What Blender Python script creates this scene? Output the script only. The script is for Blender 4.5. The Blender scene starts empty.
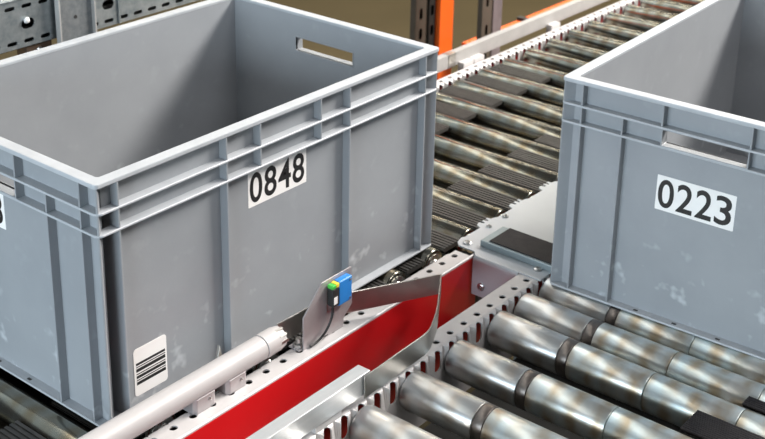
import bpy, bmesh, math, random
from mathutils import Matrix, Vector
random.seed(7)
S = bpy.context.scene
C = S.collection

# ------------------------------------------------------------------ camera
cam_d = bpy.data.cameras.new('camera')
cam = bpy.data.objects.new('camera', cam_d); C.objects.link(cam)
cr = Vector((0.629068, -0.777124, 0.018772)); cu = Vector((0.256941, 0.230660, 0.938497)); cf = Vector((0.733658, 0.585555, -0.344776))
m = Matrix((cr, cu, -cf)).transposed().to_4x4(); m.translation = Vector((-0.7479, -0.9718, 0.8676))
cam.matrix_world = m
cam_d.sensor_fit = 'HORIZONTAL'; cam_d.sensor_width = 36.0
cam_d.lens = 1270.7 / 765 * 36.0
cam_d.shift_x = (382.5 - 380.9) / 765; cam_d.shift_y = (78.27 - 219.5) / 765
cam_d.clip_start = 0.05; cam_d.clip_end = 60
cam_d.dof.use_dof = True; cam_d.dof.focus_distance = 1.42; cam_d.dof.aperture_fstop = 13.0
S.camera = cam

# ------------------------------------------------------------------ world, lamps, exposure
W = bpy.data.worlds.new('hall_light'); S.world = W; W.use_nodes = True
W.node_tree.nodes['Background'].inputs[0].default_value = (0.80, 0.88, 1.0, 1)
W.node_tree.nodes['Background'].inputs[1].default_value = 0.075

def area(name, loc, target, sx, sy, power, col):
    l = bpy.data.lights.new(name, 'AREA'); l.shape = 'RECTANGLE'; l.size = sx; l.size_y = sy
    l.energy = power; l.color = col
    o = bpy.data.objects.new(name, l); C.objects.link(o)
    o.location = loc
    o.rotation_euler = (Vector(target) - Vector(loc)).to_track_quat('-Z', 'Y').to_euler()
    return o
area('ceiling_lamp_ahead', (3.9, -1.5, 3.2), (0.6, 0.0, 0.1), 2.5, 1.0, 600, (1.0, 0.955, 0.90))
area('bluish_fill_behind', (-2.8, -0.2, 0.58), (0.4, 0.1, 0.1), 2.4, 0.7, 112, (0.76, 0.90, 1.0))  # added unseen bluish fill for the near short sides
area('fill_right', (0.75, -1.9, 2.5), (0.3, -0.1, 0.0), 1.4, 0.5, 32, (1.0, 0.965, 0.95))  # added unseen fill to brighten the red cover and right-hand faces
# lamp rows across the hall; the pale fills are added, unseen: the rollers mirror them
area('far_lamp_row', (5.4, 3.6, 2.1), (0.8, 0.2, 0.0), 7.0, 0.20, 75, (1.0, 0.90, 0.70))
area('far_lamp_row', (3.2, 3.6, 4.2), (0.6, 0.0, 0.0), 7.0, 0.30, 34, (1.0, 0.96, 0.88))
area('left_lamp_row', (0.0, 1.25, 3.0), (0.5, -0.3, 0.0), 6.0, 0.26, 26, (1.0, 0.95, 0.85))
area('left_pale_fill', (-0.6, 3.2, 4.6), (0.4, -0.3, 0.0), 7.0, 2.5, 36, (0.78, 0.92, 1.0))  # added unseen panel, general fill in the roller reflections
area('far_pale_fill', (2.6, 6.0, 5.0), (0.4, 0.0, 0.0), 9.0, 4.0, 70, (0.80, 0.92, 1.0))  # added unseen broad panel for the rollers to mirror

S.view_settings.view_transform = 'Standard'; S.view_settings.look = 'None'
S.view_settings.gamma = 1.0; S.view_settings.use_curve_mapping = False
S.view_settings.exposure = 0.0

# ------------------------------------------------------------------ materials
def mat(name, col, rough=0.5, metal=0.0, var=0.0, scale=20.0, col2=None, bump=0.0, bscale=200.0, stretch=None, rvar=0.0, spec=0.5, lo=0.35, hi=0.65):
    M = bpy.data.materials.new(name); M.use_nodes = True
    nt = M.node_tree; N = nt.nodes; L = nt.links
    b = N['Principled BSDF']
    b.inputs['Roughness'].default_value = rough; b.inputs['Metallic'].default_value = metal
    b.inputs['Specular IOR Level'].default_value = spec
    b.inputs['Base Color'].default_value = (*col, 1)
    tc = N.new('ShaderNodeTexCoord'); mp = N.new('ShaderNodeMapping'); L.new(tc.outputs['Object'], mp.inputs[0])
    if stretch: mp.inputs['Scale'].default_value = stretch
    if col2 is not None:
        n = N.new('ShaderNodeTexNoise'); n.inputs['Scale'].default_value = scale; n.inputs['Detail'].default_value = 5; n.inputs['Roughness'].default_value = 0.6
        L.new(mp.outputs[0], n.inputs['Vector'])
        r = N.new('ShaderNodeValToRGB'); r.color_ramp.elements[0].position = lo; r.color_ramp.elements[1].position = hi
        r.color_ramp.elements[0].color = (*col, 1); r.color_ramp.elements[1].color = (*col2, 1)
        L.new(n.outputs['Fac'], r.inputs[0]); L.new(r.outputs[0], b.inputs['Base Color'])
        if rvar:
            mr = N.new('ShaderNodeMapRange'); mr.inputs['To Min'].default_value = rough - rvar; mr.inputs['To Max'].default_value = rough + rvar
            L.new(n.outputs['Fac'], mr.inputs['Value']); L.new(mr.outputs[0], b.inputs['Roughness'])
    if bump:
        n2 = N.new('ShaderNodeTexNoise'); n2.inputs['Scale'].default_value = bscale; n2.inputs['Detail'].default_value = 3
        L.new(mp.outputs[0], n2.inputs['Vector'])
        bp = N.new('ShaderNodeBump'); bp.inputs['Strength'].default_value = bump; bp.inputs['Distance'].default_value = 0.001
        L.new(n2.outputs['Fac'], bp.inputs['Height']); L.new(bp.outputs[0], b.inputs['Normal'])
    return M

def crate_plastic():
    M = mat('crate_grey_plastic', (0.268, 0.282, 0.300), 0.42, 0, col2=(0.298, 0.312, 0.330), scale=9, bump=0.06, bscale=350)
    nt = M.node_tree; N = nt.nodes; L = nt.links; b = N['Principled BSDF']
    # pale scuff marks, worn in blotches
    tc = N.new('ShaderNodeTexCoord')
    n = N.new('ShaderNodeTexNoise'); n.inputs['Scale'].default_value = 42; n.inputs['Detail'].default_value = 2
    L.new(tc.outputs['Object'], n.inputs['Vector'])
    r = N.new('ShaderNodeValToRGB'); r.color_ramp.elements[0].position = 0.62; r.color_ramp.elements[1].position = 0.78
    r.color_ramp.elements[1].color = (0.5, 0.5, 0.5, 1)
    L.new(n.outputs['Fac'], r.inputs[0])
    sp = N.new('ShaderNodeSeparateXYZ'); L.new(tc.outputs['Object'], sp.inputs[0])
    mr = N.new('ShaderNodeMapRange'); mr.inputs['From Min'].default_value = 0.04; mr.inputs['From Max'].default_value = 0.14
    mr.inputs['To Min'].default_value = 1.0; mr.inputs['To Max'].default_value = 0.12
    L.new(sp.outputs['Z'], mr.inputs['Value'])
    mu = N.new('ShaderNodeMath'); mu.operation = 'MULTIPLY'; L.new(r.outputs[0], mu.inputs[0]); L.new(mr.outputs[0], mu.inputs[1])
    mx = N.new('ShaderNodeMixRGB'); mx.inputs['Color2'].default_value = (0.72, 0.75, 0.78, 1)
    src = b.inputs['Base Color'].links[0].from_socket
    L.new(mu.outputs[0], mx.inputs['Fac']); L.new(src, mx.inputs['Color1']); L.new(mx.outputs[0], b.inputs['Base Color'])
    return M

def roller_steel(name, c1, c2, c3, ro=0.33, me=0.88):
    # galvanised tube: dull rolled bands plus brownish dots, mirrored lamp rows painted into the colour
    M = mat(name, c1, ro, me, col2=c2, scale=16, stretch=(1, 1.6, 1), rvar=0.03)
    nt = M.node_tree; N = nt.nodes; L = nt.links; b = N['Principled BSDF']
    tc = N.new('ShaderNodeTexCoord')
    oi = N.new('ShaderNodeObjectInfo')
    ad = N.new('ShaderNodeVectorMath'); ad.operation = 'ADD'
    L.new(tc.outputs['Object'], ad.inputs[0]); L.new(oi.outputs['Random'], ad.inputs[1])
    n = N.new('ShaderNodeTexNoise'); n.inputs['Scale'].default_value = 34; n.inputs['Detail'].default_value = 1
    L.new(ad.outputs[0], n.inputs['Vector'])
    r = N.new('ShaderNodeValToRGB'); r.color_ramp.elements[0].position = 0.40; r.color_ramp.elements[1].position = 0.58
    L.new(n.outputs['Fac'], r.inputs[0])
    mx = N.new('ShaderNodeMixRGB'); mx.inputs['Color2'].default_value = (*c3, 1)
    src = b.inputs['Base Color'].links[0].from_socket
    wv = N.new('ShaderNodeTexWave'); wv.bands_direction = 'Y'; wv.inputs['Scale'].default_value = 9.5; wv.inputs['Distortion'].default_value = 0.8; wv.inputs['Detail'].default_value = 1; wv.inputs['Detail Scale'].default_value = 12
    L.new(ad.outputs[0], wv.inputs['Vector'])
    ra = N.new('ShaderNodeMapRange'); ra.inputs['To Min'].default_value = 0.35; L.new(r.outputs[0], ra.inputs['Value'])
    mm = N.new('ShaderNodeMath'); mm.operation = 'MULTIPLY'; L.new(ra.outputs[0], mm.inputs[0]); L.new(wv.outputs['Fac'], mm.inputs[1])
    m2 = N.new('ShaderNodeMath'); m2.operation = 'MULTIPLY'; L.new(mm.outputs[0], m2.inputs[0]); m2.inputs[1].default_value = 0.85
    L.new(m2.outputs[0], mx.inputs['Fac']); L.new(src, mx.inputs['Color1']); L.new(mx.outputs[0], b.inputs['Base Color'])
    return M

MP = crate_plastic()
M_RIM = mat('crate_lit_pale_edge', (0.385, 0.405, 0.43), 0.42, 0, col2=(0.44, 0.46, 0.485), scale=30, bump=0.05, bscale=350)  # paler copy of the crate plastic: brightness of lit rim and ledges painted in
M_ROLL = roller_steel('roller_galvanised', (0.76, 0.77, 0.74), (0.60, 0.70, 0.72), (0.46, 0.35, 0.22))  # teal tint painted in as mirrored bluish light
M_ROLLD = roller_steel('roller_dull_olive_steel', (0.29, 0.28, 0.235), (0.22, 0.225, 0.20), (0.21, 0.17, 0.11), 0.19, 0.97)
M_BAND = mat('roller_dark_worn_band', (0.16, 0.14, 0.13), 0.35, 0.9, col2=(0.24, 0.21, 0.19), scale=60)
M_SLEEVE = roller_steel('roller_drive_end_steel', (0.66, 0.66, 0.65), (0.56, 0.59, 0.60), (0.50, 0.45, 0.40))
M_FRAME = mat('frame_pale_grey_paint', (0.54, 0.52, 0.515), 0.40, 0.1, col2=(0.59, 0.57, 0.565), scale=30, bump=0.05, bscale=300)
M_RED = mat('cover_red_paint', (0.64, 0.010, 0.014), 0.33, 0, col2=(0.59, 0.009, 0.012), scale=6, bump=0.04, bscale=120)
M_TUBE = mat('rail_white_plastic', (0.45, 0.43, 0.425), 0.42, 0, col2=(0.425, 0.405, 0.40), scale=40)
M_FARR = mat('rail_pale_grey_metal', (0.38, 0.37, 0.36), 0.45, 0.2, col2=(0.43, 0.42, 0.41), scale=25)
M_ALU = mat('rail_aluminium', (0.72, 0.73, 0.74), 0.38, 0.75, col2=(0.66, 0.68, 0.69), scale=25, stretch=(1, 8, 8), bump=0.08, bscale=160)
M_STRIP = mat('bare_sheet_steel', (0.50, 0.48, 0.45), 0.33, 0.95, col2=(0.42, 0.41, 0.38), scale=22, bump=0.05, bscale=160, rvar=0.06)
M_BRKT = mat('bracket_zinc', (0.46, 0.43, 0.435), 0.42, 0.5, col2=(0.40, 0.375, 0.38), scale=25)
M_PLATE = mat('transfer_bright_plate', (0.51, 0.535, 0.56), 0.28, 0.25, col2=(0.475, 0.50, 0.53), scale=12, bump=0.03, bscale=200)
M_TEAL = mat('belt_carrier_grey_green', (0.30, 0.36, 0.38), 0.40, 0.5, col2=(0.26, 0.31, 0.33), scale=20)
M_BLACK = mat('belt_black_rubber', (0.018, 0.016, 0.018), 0.6, 0, col2=(0.028, 0.025, 0.026), scale=60, bump=0.2, bscale=500, spec=0.2)
M_INFILL = mat('infill_dark_grey_plastic', (0.036, 0.035, 0.033), 0.42, 0, col2=(0.062, 0.058, 0.054), scale=45, stretch=(4, 1, 1), spec=0.35)
M_DARK = mat('underside_dark_steel', (0.10, 0.10, 0.095), 0.6, 0.3, col2=(0.07, 0.068, 0.06), scale=10)
M_PAN = mat('gap_pan_grey_green', (0.22, 0.23, 0.21), 0.5, 0.4, col2=(0.17, 0.18, 0.16), scale=14)
M_SCREW = mat('screw_zinc', (0.62, 0.61, 0.60), 0.28, 0.95, col2=(0.5, 0.5, 0.49), scale=80)
M_HOLE = mat('painted_hole_dark', (0.03, 0.03, 0.03), 0.6)
M_LABEL = mat('label_white_paper', (0.86, 0.84, 0.82), 0.5, 0, col2=(0.82, 0.80, 0.785), scale=30)
M_INK = mat('label_black_ink', (0.012, 0.011, 0.011), 0.45)
M_BLUE = mat('sensor_blue_plastic', (0.02, 0.22, 0.62), 0.35, 0, col2=(0.02, 0.20, 0.56), scale=60)
M_SENSB = mat('sensor_black_plastic', (0.02, 0.022, 0.022), 0.4)
M_GREEN = mat('sensor_green_plastic', (0.06, 0.45, 0.06), 0.35)
M_YELL = mat('sensor_yellow_plastic', (0.80, 0.62, 0.05), 0.35)
M_CABLE = mat('cable_black_rubber', (0.015, 0.015, 0.015), 0.45)
M_CAP = mat('bearing_cap_steel', (0.75, 0.74, 0.72), 0.25, 0.95, col2=(0.6, 0.6, 0.58), scale=60)
M_GALV = mat('galvanised_sheet', (0.30, 0.34, 0.36), 0.42, 0.8, col2=(0.46, 0.49, 0.50), scale=60, bump=0.05, bscale=90)
M_GALVD = mat('galvanised_post', (0.22, 0.24, 0.26), 0.5, 0.7, col2=(0.30, 0.32, 0.33), scale=120)
M_ORANGE = mat('rack_orange_paint', (0.86, 0.14, 0.015), 0.4, 0, col2=(0.80, 0.12, 0.012), scale=8)
M_BROWN = mat('rack_brown_grey_paint', (0.115, 0.095, 0.075), 0.5, 0.3, col2=(0.14, 0.115, 0.09), scale=12)
M_PURPLE = mat('rack_purple_grey_steel', (0.22, 0.19, 0.20), 0.5, 0.4, col2=(0.30, 0.26, 0.27), scale=20)
M_RUST = mat('rusty_clamp', (0.13, 0.07, 0.03), 0.7, 0.2, col2=(0.07, 0.045, 0.03), scale=60)
M_FLOOR = mat('floor_olive_concrete', (0.072, 0.050, 0.015), 0.75, 0, col2=(0.080, 0.056, 0.018), scale=3, bump=0.1, bscale=60)

# ------------------------------------------------------------------ helpers
def empty(name, loc=(0, 0, 0), rz=0, label=None, cat=None, group=None):
    o = bpy.data.objects.new(name, None); C.objects.link(o)
    o.location = loc; o.rotation_euler = (0, 0, rz); o.empty_display_size = 0.05
    if label: o['label'] = label; o['category'] = cat
    if group: o['group'] = group
    return o
def box(bm, x0, x1, y0, y1, z0, z1):
    v = [bm.verts.new(p) for p in ((x0,y0,z0),(x1,y0,z0),(x1,y1,z0),(x0,y1,z0),(x0,y0,z1),(x1,y0,z1),(x1,y1,z1),(x0,y1,z1))]
    for f in ((3,2,1,0),(4,5,6,7),(0,1,5,4),(1,2,6,5),(2,3,7,6),(3,0,4,7)): bm.faces.new([v[i] for i in f])
def fin(name, bm, mt, parent=None, bevel=0, seg=2, smooth=False, solid=None):
    if not isinstance(bm, bpy.types.Mesh):
        me = bpy.data.meshes.new(name)
        bmesh.ops.recalc_face_normals(bm, faces=bm.faces[:]); bm.to_mesh(me); bm.free()
        for mm in (mt if isinstance(mt, (list, tuple)) else [mt]): me.materials.append(mm)
        if smooth:
            for p in me.polygons: p.use_smooth = True
    else: me = bm
    o = bpy.data.objects.new(name, me); C.objects.link(o)
    if parent: o.parent = parent
    if solid:
        s = o.modifiers.new('thickness', 'SOLIDIFY'); s.thickness = solid; s.offset = 0
    if bevel:
        b = o.modifiers.new('bevel', 'BEVEL'); b.width = bevel; b.segments = seg; b.limit_method = 'ANGLE'
    return o
def boxo(name, d, mt, parent=None, bevel=0.0006, seg=2):
    bm = bmesh.new(); box(bm, *d); return fin(name, bm, mt, parent, bevel, seg)
def sharp(o, ang=35):
    for p in o.data.polygons: p.use_smooth = True
    o.data.set_sharp_from_angle(angle=math.radians(ang))
def lathe(bm, prof, axis='Y', n=32, origin=(0,0,0), mi=None):
    # prof: (along, radius)
    rings = []
    for a, r in prof:
        ring = []
        for k in range(n):
            t = 2*math.pi*k/n; c, s = r*math.cos(t), r*math.sin(t)
            p = {'Y': (c, a, s), 'X': (a, c, s), 'Z': (c, s, a)}[axis]
            ring.append(bm.verts.new((p[0]+origin[0], p[1]+origin[1], p[2]+origin[2])))
        rings.append(ring)
    for i in range(len(rings)-1):
        for k in range(n):
            f = bm.faces.new((rings[i][k], rings[i][(k+1)%n], rings[i+1][(k+1)%n], rings[i+1][k]))
            if mi: f.material_index = mi[i]
    bm.faces.new(rings[0]); bm.faces.new(rings[-1])
def prism(bm, poly, a0, a1, axis='Z'):
    # poly in the plane normal to axis; Z: (x,y)  Y: (x,z)  X: (y,z)
    def P(p, a): return {'Z': (p[0], p[1], a), 'Y': (p[0], a, p[1]), 'X': (a, p[0], p[1])}[axis]
    lo = [bm.verts.new(P(p, a0)) for p in poly]; hi = [bm.verts.new(P(p, a1)) for p in poly]
    n = len(poly)
    for i in range(n): bm.faces.new((lo[i], lo[(i+1)%n], hi[(i+1)%n], hi[i]))
    bm.faces.new(lo[::-1]); bm.faces.new(hi)
def rrect(x0, x1, y0, y1, r, n=6):
    out = []
    for cx, cy, a in ((x1-r, y1-r, 0), (x0+r, y1-r, 90), (x0+r, y0+r, 180), (x1-r, y0+r, 270)):
        for k in range(n+1):
            t = math.radians(a + 90*k/n); out.append((cx+r*math.cos(t), cy+r*math.sin(t)))
    return out
def ring(bm, outer, inner, z0, z1):
    n = len(outer)
    A = [[bm.verts.new((p[0], p[1], z)) for p in poly] for poly, z in ((outer, z0), (outer, z1), (inner, z1), (inner, z0))]
    for j in range(4):
        a, b = A[j], A[(j+1) % 4]
        for i in range(n): bm.faces.new((a[i], a[(i+1)%n], b[(i+1)%n], b[i]))
def hole_cell(bm, u0, u1, v0, v1, cu, cv, hu, hv, fmap, rings=2, q=6):
    # rectangle [u0,u1]x[v0,v1] with a stadium hole (half sizes hu, hv), mapped through fmap(u,v)
    r = min(hu, hv); pts = []
    for sx, sy, a in ((1,1,0), (-1,1,90), (-1,-1,180), (1,-1,270)):
        for k in range(q+1):
            t = math.radians(a+90*k/q)
            pts.append((sx*(hu-r)+r*math.cos(t), sy*(hv-r)+r*math.sin(t)))
    outp = []
    for (px, py) in pts:
        ts = []
        if px > 1e-9: ts.append((u1-cu)/px)
        if px < -1e-9: ts.append((u0-cu)/px)
        if py > 1e-9: ts.append((v1-cv)/py)
        if py < -1e-9: ts.append((v0-cv)/py)
        t = min(ts); outp.append((px*t, py*t))
    corners = [(u1-cu, v1-cv), (u0-cu, v1-cv), (u0-cu, v0-cv), (u1-cu, v0-cv)]
    for c in corners:       # snap the nearest outer point to the corner
        i = min(range(len(outp)), key=lambda i: (outp[i][0]-c[0])**2+(outp[i][1]-c[1])**2); outp[i] = c
    R = []
    for j in range(rings+1):
        w = j/rings
        R.append([bm.verts.new(fmap(cu+p[0]*(1-w)+o[0]*w, cv+p[1]*(1-w)+o[1]*w)) for p, o in zip(pts, outp)])
    n = len(pts)
    for j in range(rings):
        for i in range(n):
            try: bm.faces.new((R[j][i], R[j][(i+1)%n], R[j+1][(i+1)%n], R[j+1][i]))
            except ValueError: pass
def quad_strip(bm, u0, u1, vs, fmap):
    a = [bm.verts.new(fmap(u0, v)) for v in vs]; b = [bm.verts.new(fmap(u1, v)) for v in vs]
    for i in range(len(vs)-1): bm.faces.new((a[i], b[i], b[i+1], a[i+1]))
def tube(bm, pts, r, n=10):
    # swept round cord
    prev = None; P = [Vector(p) for p in pts]; ref = Vector((0.3, 1, 0.2)).normalized()
    for i, p in enumerate(P):
        d = (P[min(i+1, len(P)-1)] - P[max(i-1, 0)]).normalized()
        a = d.cross(ref).normalized(); b = d.cross(a)
        rg = [bm.verts.new(p + a*r*math.cos(2*math.pi*k/n) + b*r*math.sin(2*math.pi*k/n)) for k in range(n)]
        if prev:
            for k in range(n): bm.faces.new((prev[k], prev[(k+1)%n], rg[(k+1)%n], rg[k]))
        else: bm.faces.new(rg)
        prev = rg
    bm.faces.new(prev[::-1])
def smooth_path(pts, sub=6):
    P = [Vector(p) for p in pts]; out = []
    for i in range(len(P)-1):
        p0, p1, p2, p3 = P[max(i-1,0)], P[i], P[i+1], P[min(i+2,len(P)-1)]
        for k in range(sub):
            t = k/sub
            out.append(0.5*((2*p1)+(-p0+p2)*t+(2*p0-5*p1+4*p2-p3)*t*t+(-p0+3*p1-3*p2+p3)*t**3))
    out.append(P[-1]); return out
_glyph = {}
def glyph(ch):
    if ch not in _glyph:
        cu = bpy.data.curves.new('digit', 'FONT'); cu.body = ch; cu.size = 1.0; cu.offset = 0.014; cu.extrude = 0.0; cu.resolution_u = 6
        o = bpy.data.objects.new('digit_source', cu); C.objects.link(o)
        dg = bpy.context.evaluated_depsgraph_get(); dg.update()
        me = bpy.data.meshes.new_from_object(o.evaluated_get(dg))
        bpy.data.objects.remove(o); bpy.data.curves.remove(cu)
        xs = [v.co.x for v in me.vertices]; ys = [v.co.y for v in me.vertices]
        x0, x1, y0, y1 = min(xs), max(xs), min(ys), max(ys)
        for v in me.vertices:     # normalise to a unit box
            v.co.x = (v.co.x-x0)/(x1-x0)-0.5; v.co.y = (v.co.y-y0)/(y1-y0)-0.5
        me.materials.clear(); me.materials.append(M_INK); _glyph[ch] = me
    return _glyph[ch]

# ------------------------------------------------------------------ the setting
ZF = -0.85
o = boxo('floor', (-4, 9, -5, 9, ZF-0.1, ZF), M_FLOOR, None, 0); o['kind'] = 'structure'

# ------------------------------------------------------------------ conveyor side frames
RB = 0.006; ZFL = -0.002
def side_frame(parent, yo, s, x0, x1, off, slot_off, depth=0.085, FW=0.031):
    """channel profile: flange starts at y=yo and runs in direction s*y for FW, bends down to the web beside the rollers"""
    arc0 = FW-RB; arcl = math.pi/2*RB
    def fmap(u, v):
        if v <= arc0: return (u, yo+s*v, ZFL)
        if v <= arc0+arcl:
            t = (v-arc0)/RB
            return (u, yo+s*(arc0+RB*math.sin(t)), ZFL-RB*(1-math.cos(t)))
        return (u, yo+s*FW, ZFL-RB-(v-arc0-arcl))
    bm = bmesh.new()
    P = 0.03
    n0 = math.ceil((x0-off)/P); u = off+n0*P-P/2
    vA, vB = FW-0.0055, FW+0.033; vh = 0.0165 if FW > 0.03 else 0.0085
    k = 0
    while u+P <= x1+1e-6:
        hole_cell(bm, u, u+P, 0.0, vA, u+P/2, vh, 0.0050, 0.0044, fmap, 1, 4)
        u2 = u+slot_off
        hole_cell(bm, u2, u2+P, vA, vB, u2+P/2, FW+0.0115, 0.0066, 0.0150, fmap, 4, 4)
        quad_strip(bm, u, u+P, [vB, vB+depth-0.03], fmap)
        u += P
    bmesh.ops.remove_doubles(bm, verts=bm.verts[:], dist=1e-5)
    o = fin('side_rail', bm, M_FRAME, parent, solid=0.002, smooth=False)
    bm = bmesh.new(); box(bm, x0, x1, min(yo+s*0.004, yo+s*(vA-0.003)), max(yo+s*0.004, yo+s*(vA-0.003)), -0.010, -0.006); fin('hole_shade_strip', bm, M_HOLE, parent)  # dark strip put in as painted shade behind the flange holes
    # red cover on the outer side, with a thin grey turned edge
    bm = bmesh.new(); box(bm, x0, x1, yo-s*0.003, yo-s*0.0005, -0.105, ZFL-0.003)
    fin('cover_panel', bm, M_RED, parent, 0.0008)
    bm = bmesh.new(); lathe(bm, [(x0, 0.0026), (x1, 0.0026)], 'X', 12, (0, yo-s*0.0004, ZFL-0.0018))
    o = fin('folded_edge', bm, M_FRAME, parent); sharp(o)
    return o

# ------------------------------------------------------------------ rollers
RR = 0.025
def roller_meshes(y0, y1, joints, n=36):
    """one tube from y0 to y1 split at the joints; returns mesh list"""
    out = []
    edges = [y0]+joints+[y1]
    for i in range(len(edges)-1):
        a, b = edges[i], edges[i+1]
        e0 = 0.0035 if i == 0 else 0.0008; e1 = 0.0035 if i == len(edges)-2 else 0.0008
        bm = bmesh.new()
        prof = [(a+0.0004, RR-0.006), (a+0.0004, RR-e0), (a+0.0004+e0*0.3, RR-e0*0.3), (a+0.0004+e0, RR), (b-0.0004-e1, RR), (b-0.0004-e1*0.3, RR-e1*0.3), (b-0.0004, RR-e1), (b-0.0004, RR-0.006)]
        if len(edges) > 2 and i == len(edges)-2 and joints and GROOVE:
            g = b-0.014
            prof[5:5] = []
        lathe(bm, prof, 'Y', n)
        me = bpy.data.meshes.new('roller_tube'); bmesh.ops.recalc_face_normals(bm, faces=bm.faces[:]); bm.to_mesh(me); bm.free()
        for p in me.polygons: p.use_smooth = True
        me.set_sharp_from_angle(angle=math.radians(50))
        out.append(me)
    return out
GROOVE = False
def cap_mesh(y, sgn):
    bm = bmesh.new()
    lathe(bm, [(y-sgn*0.004, RR-0.0062), (y+sgn*0.0012, RR-0.0062), (y+sgn*0.0016, RR-0.008), (y+sgn*0.0010, 0.011), (y+sgn*0.003, 0.010), (y+sgn*0.003, 0.006), (y-sgn*0.004, 0.006)], 'Y', 28)
    me = bpy.data.meshes.new('end_cap'); bmesh.ops.recalc_face_normals(bm, faces=bm.faces[:]); bm.to_mesh(me); bm.free()
    me.materials.append(M_CAP)
    for p in me.polygons: p.use_smooth = True
    me.set_sharp_from_angle(angle=math.radians(40)); return me
def shaft_mesh(y0, y1):
    bm = bmesh.new(); lathe(bm, [(y0, 0.0055), (y1, 0.0055)], 'Y', 6)
    me = bpy.data.meshes.new('shaft'); bmesh.ops.recalc_face_normals(bm, faces=bm.faces[:]); bm.to_mesh(me); bm.free(); me.materials.append(M_SCREW); return me

def ridge_bar(parent, xc, w, y0, y1, zt, name='infill_bar', ridges=6, mt=None, rel=0.0018):
    pts = [(xc-w/2+0.004, zt-0.007), (xc+w/2-0.004, zt-0.007), (xc+w/2, zt-rel)]
    st = w/ridges
    for k in range(ridges):
        xa = xc+w/2-k*st
        pts += [(xa-st*0.08, zt), (xa-st*0.62, zt), (xa-st*0.70, zt-rel), (xa-st, zt-rel)]
    bm = bmesh.new(); prism(bm, pts, y0, y1, 'Y')
    return fin(name, bm, mt or M_INFILL, parent)

# ------------------------------------------------------------------ conveyor carrying crate 0848
cvL = empty('roller_conveyor', (0, 0, ZF), 0, 'long grey roller conveyor with red side cover under the crate marked 0848', 'conveyor')
cvL.location = (0, 0, 0)
side_frame(cvL, -0.0585, 1, -0.50, 0.625, 0.205, -0.014)
side_frame(cvL, 0.413, -1, -0.50, 3.4, 1.196, 0.014, FW=0.021)
LY0, LY1 = -0.012, 0.387
tubes = roller_meshes(LY0, LY1, [])
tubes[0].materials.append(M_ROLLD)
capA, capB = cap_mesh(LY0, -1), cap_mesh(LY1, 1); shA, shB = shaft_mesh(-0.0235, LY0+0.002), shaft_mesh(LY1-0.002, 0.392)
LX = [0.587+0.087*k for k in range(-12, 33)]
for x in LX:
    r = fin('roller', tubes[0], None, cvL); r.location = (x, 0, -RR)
    for nm, me in (('end_cap', capA), ('end_cap', capB), ('shaft', shA), ('shaft', shB)):
        fin(nm, me, None, r)
ib_r = ridge_bar(cvL, 0, 0.042, -0.012, 0.110, -0.0065)
ib_l = ridge_bar(cvL, 0, 0.042, 0.262, 0.386, -0.0065)
first = True
for i, x in enumerate(LX[:-1]):
    xc = x+0.0435
    if xc > 1.36: break
    for src in (ib_r, ib_l):
        b = src if first else fin('infill_bar', src.data, None, cvL)
        b.location.x = xc
    first = False
# underside
boxo('bottom_pan', (-0.5, 3.4, -0.02, 0.40, -0.098, -0.095), M_DARK, cvL, 0)
for x in (-0.35, 0.45, 1.55, 2.6):
    for y in (-0.038, 0.400):
        boxo('leg', (x-0.02, x+0.02, y-0.02, y+0.02, ZF, -0.09), M_GALV, cvL)
    boxo('cross_member', (x-0.02, x+0.02, -0.03, 0.42, -0.135, -0.099), M_GALV, cvL)

# ------------------------------------------------------------------ conveyor carrying crate 0223
cvR = empty('roller_conveyor', (0, 0, 0), 0, 'bright steel roller conveyor in the foreground under the crate marked 0223', 'conveyor')
side_frame(cvR, -0.143, -1, -0.30, 2.0, 0.393, 0.014)
side_frame(cvR, -0.667, 1, -0.30, 2.0, 0.393, -0.014)
RY1, RY0 = -0.1770, -0.628
J = [-0.522, -0.405, -0.2975, -0.2830]
tb = roller_meshes(RY0, RY1, J)
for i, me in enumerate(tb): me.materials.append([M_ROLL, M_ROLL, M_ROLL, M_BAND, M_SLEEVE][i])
cA, cB = cap_mesh(RY1, 1), cap_mesh(RY0, -1); sA, sB = shaft_mesh(RY1-0.002, -0.1735), shaft_mesh(-0.633, RY0+0.002)
RX = [-0.054, 0.039, 0.132, 0.225, 0.318, 0.411, 0.505, 0.567, 0.629]+[0.70+0.09*k for k in range(13)]
for x in RX:
    r = empty('roller'); r.parent = cvR; r.location = (x, 0, -RR)
    for i, me in enumerate(tb):
        fin(('tube_section', 'tube_section', 'tube_section', 'drive_groove_ring', 'drive_sleeve')[i], me, None, r)
    for nm, me in (('end_cap', cA), ('end_cap', cB), ('shaft', sA), ('shaft', sB)): fin(nm, me, None, r)
pa = ridge_bar(cvR, 0, 0.046, -0.63, -0.477, -0.005, 'infill_bar', 12, M_BLACK, 0.0008)
for k, (xa, xb) in enumerate(zip(RX[:-1], RX[1:])):
    if k < 3: continue
    g = (xb-xa)
    if g > 0.08:
        b = pa if k == 3 else fin('infill_bar', pa.data, None, cvR)
        b.location.x = (xa+xb)/2
nb = ridge_bar(cvR, 0, 0.020, -0.63, -0.512, -0.004, 'infill_bar', 5, M_BLACK, 0.0008); nb.location.x = (0.505+0.567)/2
boxo('bottom_pan', (-0.3, 2.0, -0.632, -0.18, -0.098, -0.095), M_DARK, cvR, 0)
for x in (-0.2, 0.8, 1.8):
    for y in (-0.158, -0.652):
        boxo('leg', (x-0.02, x+0.02, y-0.012, y+0.012, ZF, -0.09), M_GALV, cvR)
    boxo('cross_member', (x-0.02, x+0.02, -0.64, -0.17, -0.135, -0.099), M_GALV, cvR)
gp = boxo('gap_pan', (-0.5, 0.60, -0.142, -0.063, -0.106, -0.102), M_PAN, None)
gp['label'] = 'dull grey green pan in the gap between red cover and perforated rail'; gp['category'] = 'metal pan'

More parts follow.
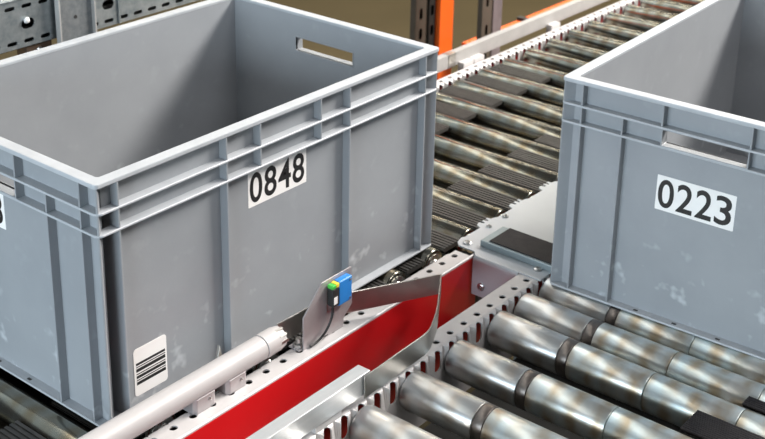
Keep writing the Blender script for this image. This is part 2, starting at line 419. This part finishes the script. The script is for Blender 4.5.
# ------------------------------------------------------------------ transfer unit between the conveyors
tr = empty('transfer_unit', (0, 0, 0), 0, 'bright metal transfer plate with black belt bridging the two conveyors', 'transfer unit')
def transfer_outline():
    pts = [(0.612, -0.176), (0.612, -0.066), (0.622, -0.058), (0.622, -0.030), (0.630, -0.022)]
    x = 0.674
    for xc in [v for v in LX if 0.63 < v < 1.9]:
        pts += [(xc-0.029, -0.018), (xc-0.024, -0.021), (xc+0.016, -0.021), (xc+0.020, -0.012)]
        # small teeth between the rollers
        for t in (0.026, 0.036, 0.046):
            pts += [(xc+t, -0.010), (xc+t+0.004, -0.010), (xc+t+0.005, -0.017), (xc+t+0.008, -0.017)]
    xe = pts[-1][0]
    pts += [(xe, -0.130), (0.66, -0.176)]
    return pts
bm = bmesh.new(); prism(bm, transfer_outline(), -0.0008, 0.0014, 'Z'); fin('top_plate', bm, M_PLATE, tr, 0.0006)
bm = bmesh.new()
prism(bm, [(0.612, 0.0012), (0.6098, -0.0012), (0.609, -0.004), (0.609, -0.060), (0.612, -0.060)], -0.140, -0.0645, 'Y')
fin('front_plate', bm, M_PLATE, tr, 0.0004)
boxo('belt_carrier', (0.640, 0.700, -0.182, -0.055, 0.0014, 0.0115), M_TEAL, tr, 0.0015)
boxo('belt', (0.6445, 0.6985, -0.182, -0.068, 0.0116, 0.0132), M_BLACK, tr, 0.0006)
def screw(parent, loc, axis='Z', r=0.0065, h=0.003, sgn=1, name='screw'):
    bm = bmesh.new()
    lathe(bm, [(0, r), (h*0.6*sgn, r), (h*sgn, r*0.75), (h*sgn, r*0.45), (h*0.4*sgn, r*0.42)], axis, 20)
    o = fin(name, bm, M_SCREW, parent); sharp(o, 40); o.location = loc; return o
screw(tr, (0.636, -0.036, 0.0014)); screw(tr, (0.636, -0.157, 0.0014)); screw(tr, (0.745, -0.030, 0.0014), r=0.005); screw(tr, (0.700, -0.030, 0.0014), r=0.004)
screw(tr, (0.609, -0.081, -0.043), 'X', 0.006, 0.003, -1)

# ------------------------------------------------------------------ guide rail: white tube beside crate 0848
gt = empty('guide_rail', (0.1, -0.03, 0), 0, 'white round tube guide rail running along the red cover below crate 0848', 'guide rail')
gt.location = (0, 0, 0)
TY, TZ, TR = -0.030, 0.0262, 0.0152
bm = bmesh.new(); lathe(bm, [(-0.45, TR-0.001), (-0.45, TR), (0.207, TR), (0.2075, TR-0.001)], 'X', 36, (0, TY, TZ)); o = fin('tube', bm, M_TUBE, gt); sharp(o, 40)
bm = bmesh.new(); lathe(bm, [(0.208, TR-0.001), (0.2085, TR+0.0006), (0.232, TR+0.0004), (0.241, TR-0.0015), (0.243, TR-0.005)], 'X', 36, (0, TY, TZ)); e = fin('end_cap', bm, M_TUBE, gt); sharp(e, 40)
for k in range(3):
    a = math.radians(215+k*28)
    bm = bmesh.new(); box(bm, 0.230, 0.2415, -0.0016, 0.0016, TR-0.0025, TR+0.0006)
    g = fin('grip_slot', bm, M_STRIP, e); g.matrix_local = Matrix.Translation((0, TY, TZ)) @ Matrix.Rotation(math.radians(20+k*32), 4, 'X')
def rail_bracket(parent, x0, x1, y0, y1, zt):
    bm = bmesh.new(); prism(bm, [(x0, y1), (x0, y0+0.004), (x0+0.004, y0), (x1-0.004, y0), (x1, y0+0.004), (x1, y1)], -0.001, zt, 'Z')
    b = fin('bracket', bm, M_BRKT, parent, 0.0008)
    s = screw(b, ((x0+x1)/2+0.006, y0, zt*0.62), 'Y', 0.0025, 0.0012, -1)
for x0, x1 in ((-0.30, -0.265), (0.086, 0.121), (0.138, 0.172)): rail_bracket(gt, x0, x1, -0.0445, -0.018, 0.018)
bm = bmesh.new(); prism(bm, [(0.148, 0.030), (0.158, 0.030), (0.153, 0.050)], -0.0175, -0.0135, 'Y'); fin('clip', bm, M_STRIP, gt, 0.0005)

# guide rail: aluminium profile along the foreground rollers
ga = empty('guide_rail', (0, 0, 0), 0, 'square edged aluminium guide rail above the perforated edge of the foreground rollers', 'guide rail')
def alu_rail(parent, x0, x1, yf, yb, z0, z1, mt):
    t = 0.002
    prof = [(yf, z0), (yf, z1), (yb, z1), (yb, z1-t), (yf-math.copysign(t, yf-yb), z1-t), (yf-math.copysign(t, yf-yb), z0+t), (yb, z0+t), (yb, z0)]
    bm = bmesh.new(); prism(bm, prof, x0, x1, 'X'); return fin('rail_profile', bm, mt, parent, 0.0006)
alu_rail(ga, -0.30, 0.240, -0.1765, -0.158, 0.0125, 0.0405, M_ALU)
for x0 in (-0.2, 0.150):
    b = boxo('bracket', (x0, x0+0.045, -0.1715, -0.160, -0.001, 0.014), M_FRAME, ga)
# far guide rail
gf = empty('guide_rail', (0, 0, 0), 0, 'pale flat guide rail on small brackets along the far edge of the rear rollers', 'guide rail')
alu_rail(gf, 1.245, 3.3, 0.432, 0.447, 0.002, 0.0310, M_FARR)
boxo('end_joint', (1.228, 1.252, 0.431, 0.448, 0.0015, 0.0315), M_STRIP, gf)
alu_rail(gf, -0.4, 1.228, 0.432, 0.447, 0.002, 0.0310, M_FARR)
for x0 in (0.2, 0.75, 1.262, 1.30, 1.60, 1.95, 2.35, 2.8):
    boxo('bracket', (x0, x0+0.036, 0.4175, 0.4318, -0.030, 0.008), M_FRAME, gf)

# ------------------------------------------------------------------ deflector: bent steel strip joining both rails
df = empty('deflector', (0, 0, 0), 0, 'bent bare steel deflector strip forming a nose over the red cover', 'deflector')
def strip(name, path, z0, z1, t, mt, parent):
    P = [Vector((p[0], p[1])) for p in path]; n = len(P); L_, R_ = [], []
    for i in range(n):
        d = (P[min(i+1, n-1)]-P[max(i-1, 0)]).normalized(); nn = Vector((-d.y, d.x))*t/2
        L_.append(P[i]+nn); R_.append(P[i]-nn)
    bm = bmesh.new()
    V = [[bm.verts.new((p.x, p.y, z)) for p in S_] for S_, z in ((L_, z0), (L_, z1), (R_, z1), (R_, z0))]
    for j in range(4):
        a, b = V[j], V[(j+1) % 4]
        for i in range(n-1): bm.faces.new((a[i], a[i+1], b[i+1], b[i]))
    bm.faces.new([V[j][0] for j in range(4)]); bm.faces.new([V[j][-1] for j in range(3, -1, -1)])
    o = fin(name, bm, mt, parent, 0.0004, 1); sharp(o, 40); return o
def round_path(pts, r, n=5):
    out = [Vector(pts[0])]
    for i in range(1, len(pts)-1):
        a, b, c = Vector(pts[i-1]), Vector(pts[i]), Vector(pts[i+1])
        p, q = b+(a-b).normalized()*r, b+(c-b).normalized()*r
        for k in range(n+1):
            t = k/n; out.append((1-t)**2*p+2*t*(1-t)*b+t*t*q)
    out.append(Vector(pts[-1])); return out
strip('strip', round_path([(0.244, -0.024), (0.335, -0.027), (0.4785, -0.1015)], 0.018), 0.010, 0.040, 0.0018, M_STRIP, df)
strip('strip', round_path([(0.4790, -0.1020), (0.400, -0.154), (0.355, -0.1760), (0.226, -0.1790)], 0.014), 0.010, 0.040, 0.0018, M_STRIP, df)

# ------------------------------------------------------------------ sensor on its plate
sb = empty('sensor_bracket', (0.30, -0.045, 0), 0, 'upright zinc plate with sloped top standing beside the white tube end', 'bracket')
sb.location = (0, 0, 0)
bm = bmesh.new(); prism(bm, [(0.268, -0.001), (0.345, -0.001), (0.345, 0.012), (0.362, 0.026), (0.359, 0.0805), (0.302, 0.0805), (0.268, 0.045)], -0.0460, -0.0442, 'Y'); fin('plate', bm, M_BRKT, sb, 0.0005)
boxo('foot', (0.262, 0.300, -0.0442, -0.026, -0.001, 0.0015), M_BRKT, sb)
bm = bmesh.new(); lathe(bm, [(0.0015, 0.0075), (0.005, 0.0075), (0.0055, 0.007)], 'Z', 6, (0.270, -0.036, 0)); bo = fin('bolt', bm, M_SCREW, sb)
bm = bmesh.new(); lathe(bm, [(0.0055, 0.004), (0.013, 0.004), (0.0135, 0.003)], 'Z', 14, (0.270, -0.036, 0)); fin('bolt_end', bm, M_SCREW, bo)
boxo('slot', (0.312, 0.3135, -0.0463, -0.0458, 0.034, 0.066), M_STRIP, sb, 0)
boxo('slot', (0.3135, 0.327, -0.0463, -0.0458, 0.0335, 0.035), M_STRIP, sb, 0)
se = empty('sensor', (0, 0, 0), 0, 'small blue and black sensor with green top fixed to the upright plate', 'sensor')
boxo('blue_housing', (0.3235, 0.349, -0.0565, -0.0462, 0.0415, 0.0765), M_BLUE, se, 0.002, 3)
boxo('black_housing', (0.3115, 0.3235, -0.0570, -0.0470, 0.0450, 0.0700), M_SENSB, se, 0.001)
boxo('type_label', (0.3130, 0.3195, -0.0574, -0.0570, 0.0485, 0.0585), M_LABEL, se, 0)
boxo('green_cap', (0.3110, 0.3180, -0.0567, -0.0470, 0.0700, 0.0752), M_GREEN, se, 0.0012)
boxo('yellow_cap', (0.3180, 0.3235, -0.0570, -0.0470, 0.0705, 0.0760), M_YELL, se, 0.001)
for dz in (0.046, 0.072): screw(se, (0.345, -0.0565, dz), 'Y', 0.0016, 0.0008, -1)
bm = bmesh.new(); tube(bm, smooth_path([(0.316, -0.0525, 0.0435), (0.3155, -0.0525, 0.034), (0.312, -0.0515, 0.022), (0.304, -0.0500, 0.010), (0.294, -0.0490, 0.004), (0.286, -0.0487, 0.0022), (0.278, -0.0485, 0.0018)]), 0.0016, 10)
o = fin('cable', bm, M_CABLE, se, smooth=True)
bm = bmesh.new(); tube(bm, smooth_path([(0.298, -0.0492, 0.0055), (0.304, -0.0492, 0.0045), (0.311, -0.0485, 0.0035)]), 0.0009, 8); fin('cable_tie', bm, M_CABLE, se, smooth=True)

# ------------------------------------------------------------------ crates
LX_, LY_, HH = 0.600, 0.400, 0.305
IN, WT = 0.0125, 0.0030
def crate(loc, rz, label, number, barcode):
    """origin at the near corner; x along the long side, y across"""
    t = empty('storage_crate', loc, rz, label, 'crate', 'grey stacking crates on the conveyors')
    A, B = IN, IN+WT
    H0, H1, Z0, Z1 = 0.1445, 0.2555, 0.2465, 0.2670
    bm = bmesh.new()
    box(bm, A, LX_-A, A, LY_-A, 0.0025, 0.0065)
    D = 0.034          # deep pockets beside the corners of one long side
    box(bm, A, LX_-A, LY_-B, LY_-A, 0.0065, HH-0.004)
    PZ = 0.269
    box(bm, 0.0313, LX_-0.0313, A, B, 0.0065, HH-0.004)
    for sx in (0, 1):
        def bx(x0, x1, *r): box(bm, *((x0, x1) if not sx else (LX_-x1, LX_-x0)), *r)
        bx(A, 0.0313+WT, D, D+WT, 0.0065, PZ)
        bx(0.0287, 0.0318, A, D+0.001, 0.0065, PZ)
        bx(A, 0.0313+WT, B-0.001, D+WT, PZ, PZ+0.002)
        bx(A, 0.0313, A, B, PZ, HH-0.004)
    for x0, x1 in ((A, B), (LX_-B, LX_-A)): box(bm, x0, x1, A, B, 0.0065, HH-0.004)
    for x0, x1 in ((A, B), (LX_-B, LX_-A)):
        box(bm, x0, x1, B, LY_-B, 0.0065, Z0); box(bm, x0, x1, B, LY_-B, Z1, HH-0.004)
        box(bm, x0, x1, B, H0, Z0, Z1); box(bm, x0, x1, H1, LY_-B, Z0, Z1)
    fin('body', bm, MP, t)
    # grip frames round the hand holes
    for x0, x1 in ((0.001, B+0.001), (LX_-B-0.001, LX_-0.001)):
        bm = bmesh.new()
        ring_o = [(H0-0.002, Z0-0.002), (H1+0.002, Z0-0.002), (H1+0.002, Z1+0.002), (H0-0.002, Z1+0.002)]
        ring_i = [(H0, Z0), (H1, Z0), (H1, Z1), (H0, Z1)]
        V = [[bm.verts.new((x, p[0], p[1])) for p in poly] for poly, x in ((ring_o, x0), (ring_o, x1), (ring_i, x1), (ring_i, x0))]
        for j in range(4):
            a, b = V[j], V[(j+1) % 4]
            for i in range(4): bm.faces.new((a[i], a[(i+1) % 4], b[(i+1) % 4], b[i]))
        fin('hand_hole_frame', bm, MP, t, 0.0006)
    bm = bmesh.new(); ring(bm, rrect(0, LX_, 0, LY_, 0.005), rrect(B, LX_-B, B, LY_-B, 0.004), HH-0.0055, HH); fin('rim', bm, M_RIM, t, 0.0012, 2)
    for z in (0.2680, 0.2425, 0.0):
        bm = bmesh.new(); ring(bm, rrect(0, LX_, 0, LY_, 0.008), rrect(A+0.001, LX_-A-0.001, A+0.001, LY_-A-0.001, 0.002), z, z+0.0030); fin('ledge', bm, M_RIM, t, 0.0007, 1)
    T = 0.0013
    def rib(x0, x1, y0, y1, z0, z1):
        boxo('rib', (x0, x1, y0, y1, z0, z1), MP, t, 0.0006, 1)
    e = 0.0008
    bands = {'full': (0.003, 0.2425), 'lo': (0.2455, 0.268), 'hi': (0.271, HH-0.0055)}
    for x, bs in ((0.030, ('full','lo','hi')), (0.190, ('full','lo','hi')), (0.246, ('lo','hi')), (0.354, ('lo','hi')), (0.410, ('full','lo','hi')), (0.570, ('full','lo','hi'))):
        for y0, y1 in ((e, A+0.001), (LY_-A-0.001, LY_-e)):
            for b in bs: rib(x-T, x+T, y0, y1, *bands[b])
    for y, bs in ((0.030, ('full','lo','hi')), (0.089, ('full','lo')), (0.1425, ('hi',)), (0.2575, ('hi',)), (0.311, ('full','lo')), (0.370, ('full','lo','hi'))):
        for x0, x1 in ((e, A+0.001), (LX_-A-0.001, LX_-e)):
            for b in bs: rib(x0, x1, y-T, y+T, *bands[b])
    # diagonal corner fins
    for cx, cy, sx, sy in ((0,0,1,1), (LX_,0,-1,1), (LX_,LY_,-1,-1), (0,LY_,1,-1)):
        a = Vector((cx+sx*0.0026, cy+sy*0.0026)); b = Vector((cx+sx*0.0145, cy+sy*0.0145)); n = Vector((-sy, sx)).normalized()*0.0014
        bm = bmesh.new(); prism(bm, [(a+n)[:], (b+n)[:], (b-n)[:], (a-n)[:]], 0.003, HH-0.0055, 'Z'); fin('corner_fin', bm, MP, t, 0.0006, 1)
    # moulded drain marks on the lower ledges
    for k, y in enumerate((0.155, 0.215, 0.27)):
        bm = bmesh.new(); box(bm, 0.004, 0.0075, y-0.003, y+0.003, 0.0026, 0.0034); fin('drain_slot', bm, M_HOLE, t)
    # printed number labels
    def number_label(origin, ux, nrm, w, h):
        """origin: lower left corner on the wall, ux: text direction"""
        ux = Vector(ux); nrm = Vector(nrm); uz = Vector((0, 0, 1))
        M4 = Matrix((ux, uz, nrm)).transposed().to_4x4(); M4.translation = Vector(origin)
        bm = bmesh.new(); prism(bm, rrect(0, w, 0, h, 0.001, 2), 0, 0.0003, 'Z')
        lb = fin('number_label', bm, M_LABEL, t); lb.matrix_local = M4; lb['label'] = 'white paper label printed ' + number
        dw = w*0.207; pit = w*0.243
        for i, ch in enumerate(number):
            d = fin('digit', glyph(ch), None, lb)
            d.location = (w*0.025+dw/2+i*pit, h/2, 0.00045); d.scale = (dw*(1.06 if ch == '4' else 1.0), h*0.82, 1)
    if barcode:
        number_label((0.2345, IN, 0.189), (1, 0, 0), (0, -1, 0), 0.1035, 0.048)
        number_label((IN, 0.288, 0.188), (0, -1, 0), (-1, 0, 0), 0.1035, 0.048)
        bm = bmesh.new(); prism(bm, rrect(0.0475, 0.0965, 0.0190, 0.0805, 0.004, 3), IN-0.0004, IN, 'Y'); lb = fin('barcode_label', bm, M_LABEL, t)
        lb['label'] = 'white sticker with horizontal barcode bars'
        z = 0.0335
        for hgt, gp_ in ((0.0040, 0.0020), (0.0012, 0.0022), (0.0036, 0.0020), (0.0012, 0.0030), (0.0042, 0.0020), (0.0012, 0.0022), (0.0030, 0)):
            bm = bmesh.new(); box(bm, 0.0505, 0.0940, IN-0.0006, IN-0.0004, z, z+hgt); fin('bar', bm, M_INK, lb)
            z += hgt+gp_*0.75
    else:
        number_label((IN, 0.4-0.1392, 0.1535), (0, -1, 0), (-1, 0, 0), 0.1055, 0.048)
    return t
crate((0, 0, 0.0002), 0, 'grey plastic crate on the left with number label 0848 and barcode sticker', '0848', True)
th = 0.0362
crate((0.6128+0.4*math.sin(th), -0.1878-0.4*math.cos(th), 0.0002), th, 'grey plastic crate on the right with number label 0223', '0223', False)

# ------------------------------------------------------------------ rack steelwork behind
def slotted_post(name, x0, x1, y0, y1, z0, z1, mt, label, slots=None, cat='post', lip=0.0):
    t = empty(name, ((x0+x1)/2, y0, z0), 0, label, cat)
    t.location = (0, 0, 0)
    if not slots:
        boxo('column', (x0, x1, y0, y1, z0, z1), mt, t, 0.002)
    else:
        pitch, hu, hv = slots
        bm = bmesh.new(); z = z0
        f = lambda u, v: (u, y0, v)
        while z+pitch <= z1+1e-6:
            hole_cell(bm, x0, x1, z, z+pitch, (x0+x1)/2, z+pitch/2, hu, hv, f, 1, 3); z += pitch
        for x in (x0, x1):
            box(bm, x-0.001, x+0.001, y0, y1, z0, z)
        box(bm, x0, x1, y1-0.001, y1+0.001, z0, z)
        fin('column', bm, mt, t)
    boxo('foot_plate', (x0, x1, y0-0.03, y1+0.03, ZF, ZF+0.006), mt, t)
    return t
slotted_post('rack_upright', 1.620, 1.676, 0.74, 0.775, ZF, 0.9, M_ORANGE, 'orange painted rack upright behind the far corner of crate 0848')
slotted_post('slotted_post', 1.536, 1.578, 0.75, 0.765, ZF, 0.9, M_BROWN, 'grey brown slotted post just left of the orange upright', (0.05, 0.006, 0.014))
slotted_post('slotted_post', 1.590, 1.613, 0.75, 0.762, ZF, 0.9, M_SENSB, 'narrow black slotted strip touching the orange upright', (0.05, 0.006, 0.013))
slotted_post('slotted_post', 1.592, 1.632, 0.60, 0.612, ZF, 0.9, M_BROWN, 'brown slotted post in front of the orange beam', (0.07, 0.005, 0.013))
slotted_post('steel_post', 1.638, 1.676, 0.60, 0.625, ZF, 0.9, M_PURPLE, 'purplish bare steel post beside the brown slotted post')
bt = empty('rack_beam', (0, 0, 0), 0, 'orange horizontal rack beam running behind the far guide rail', 'beam')
boxo('beam', (1.680, 3.6, 0.69, 0.715, -0.146, -0.118), M_ORANGE, bt, 0.002)
boxo('clip', (1.925, 1.940, 0.688, 0.716, -0.120, -0.110), M_SENSB, bt)
slotted_post('rack_upright', 3.60, 3.66, 0.69, 0.75, ZF, 0.9, M_ORANGE, 'distant orange upright holding the far end of the beam')

# perforated cable tray above the back of crate 0848
ct = empty('cable_tray', (0, 0, 0), 0, 'galvanised perforated cable tray behind the rear edge of crate 0848', 'cable tray')
TYY = 0.60
def tray_side(x0, x1, z0, z1, y, ph, name):
    f = lambda u, v: (u, y, v)
    bm = bmesh.new(); x = x0; k = 0; zm1 = z0+0.018; zm2 = z1-0.022
    W_ = 0.0305
    while x+W_ <= x1+1e-6:
        hole_cell(bm, x, x+W_, z0, zm1, x+W_/2, (z0+zm1)/2, 0.0092, 0.0032, f, 1, 3)
        if (k % 5) == ph:
            hole_cell(bm, x, x+W_, zm1, zm2, x+W_/2, (zm1+zm2)/2, 0.0118, 0.0080, f, 2, 4)
        else: quad_strip(bm, x, x+W_, [zm1, zm2], f)
        hole_cell(bm, x, x+W_, zm2, z1, x+W_/2, (zm2+z1)/2, 0.0092, 0.0032, f, 1, 3)
        x += W_; k += 1
    return fin(name, bm, M_GALV, ct, solid=0.0015)
tray_side(-0.1778, 0.433, 0.233, 0.308, TYY, 2, 'side_wall')
tray_side(0.462, 1.073, 0.229, 0.306, TYY-0.004, 1, 'side_wall')
boxo('top_lip', (-0.20, 1.07, TYY-0.002, TYY+0.018, 0.308, 0.311), M_GALV, ct)
boxo('tray_base', (-0.20, 1.07, TYY+0.002, TYY+0.10, 0.231, 0.233), M_DARK, ct)
tray_side(-0.20, 1.07, 0.231, 0.308, TYY+0.10, 2, 'side_wall')
bm = bmesh.new()
for i, (dy, dz) in enumerate(((0.020, 0.246), (0.046, 0.247), (0.074, 0.246), (0.022, 0.272), (0.050, 0.274), (0.076, 0.272), (0.030, 0.293), (0.058, 0.294))): lathe(bm, [(-0.19, 0.0128), (1.06, 0.0128)], 'X', 10, (0, TYY+dy, dz))
o = fin('slot_shade_filler', bm, M_CABLE, ct); sharp(o)  # black filler added as the shade seen through the tray slots
boxo('joint_seam', (0.526, 0.530, TYY-0.0075, TYY-0.003, 0.229, 0.306), M_GALV, ct)
bm = bmesh.new(); lathe(bm, [(0, 0.0035), (-0.003, 0.0052), (-0.006, 0.0035), (-0.0065, 0.001)], 'Y', 14, (0.352, TYY-0.001, 0.275)); o = fin('bolt', bm, M_LABEL, ct, smooth=True)
tp = empty('support_post', (0, 0, 0), 0, 'plain galvanised support post with pale edges crossing the cable tray', 'post')
bm = bmesh.new(); y_ = TYY-0.012
box(bm, 0.402, 0.472, y_+0.002, y_+0.0045, ZF, 0.75); fin('web', bm, M_GALVD, tp, 0.0004)
for xa in (0.4015, 0.4695): boxo('flange', (xa, xa+0.003, y_-0.006, y_+0.0045, ZF, 0.75), M_FARR, tp)
bm = bmesh.new(); lathe(bm, [(0, 0.003), (-0.0006, 0.003)], 'Y', 12, (0.438, y_+0.002, 0.262)); fin('bolt_hole', bm, M_HOLE, tp)
boxo('foot_plate', (0.37, 0.50, y_-0.04, y_+0.06, ZF, ZF+0.006), M_GALVD, tp)
cl = empty('clamp', (0, 0, 0), 0, 'rusty brown clamp under the cable tray at upper left', 'clamp')
boxo('clamp_body', (0.353, 0.400, TYY+0.004, TYY+0.03, 0.206, 0.2305), M_RUST, cl)
screw(cl, (0.376, TYY+0.004, 0.222), 'Y', 0.004, 0.003, -1)
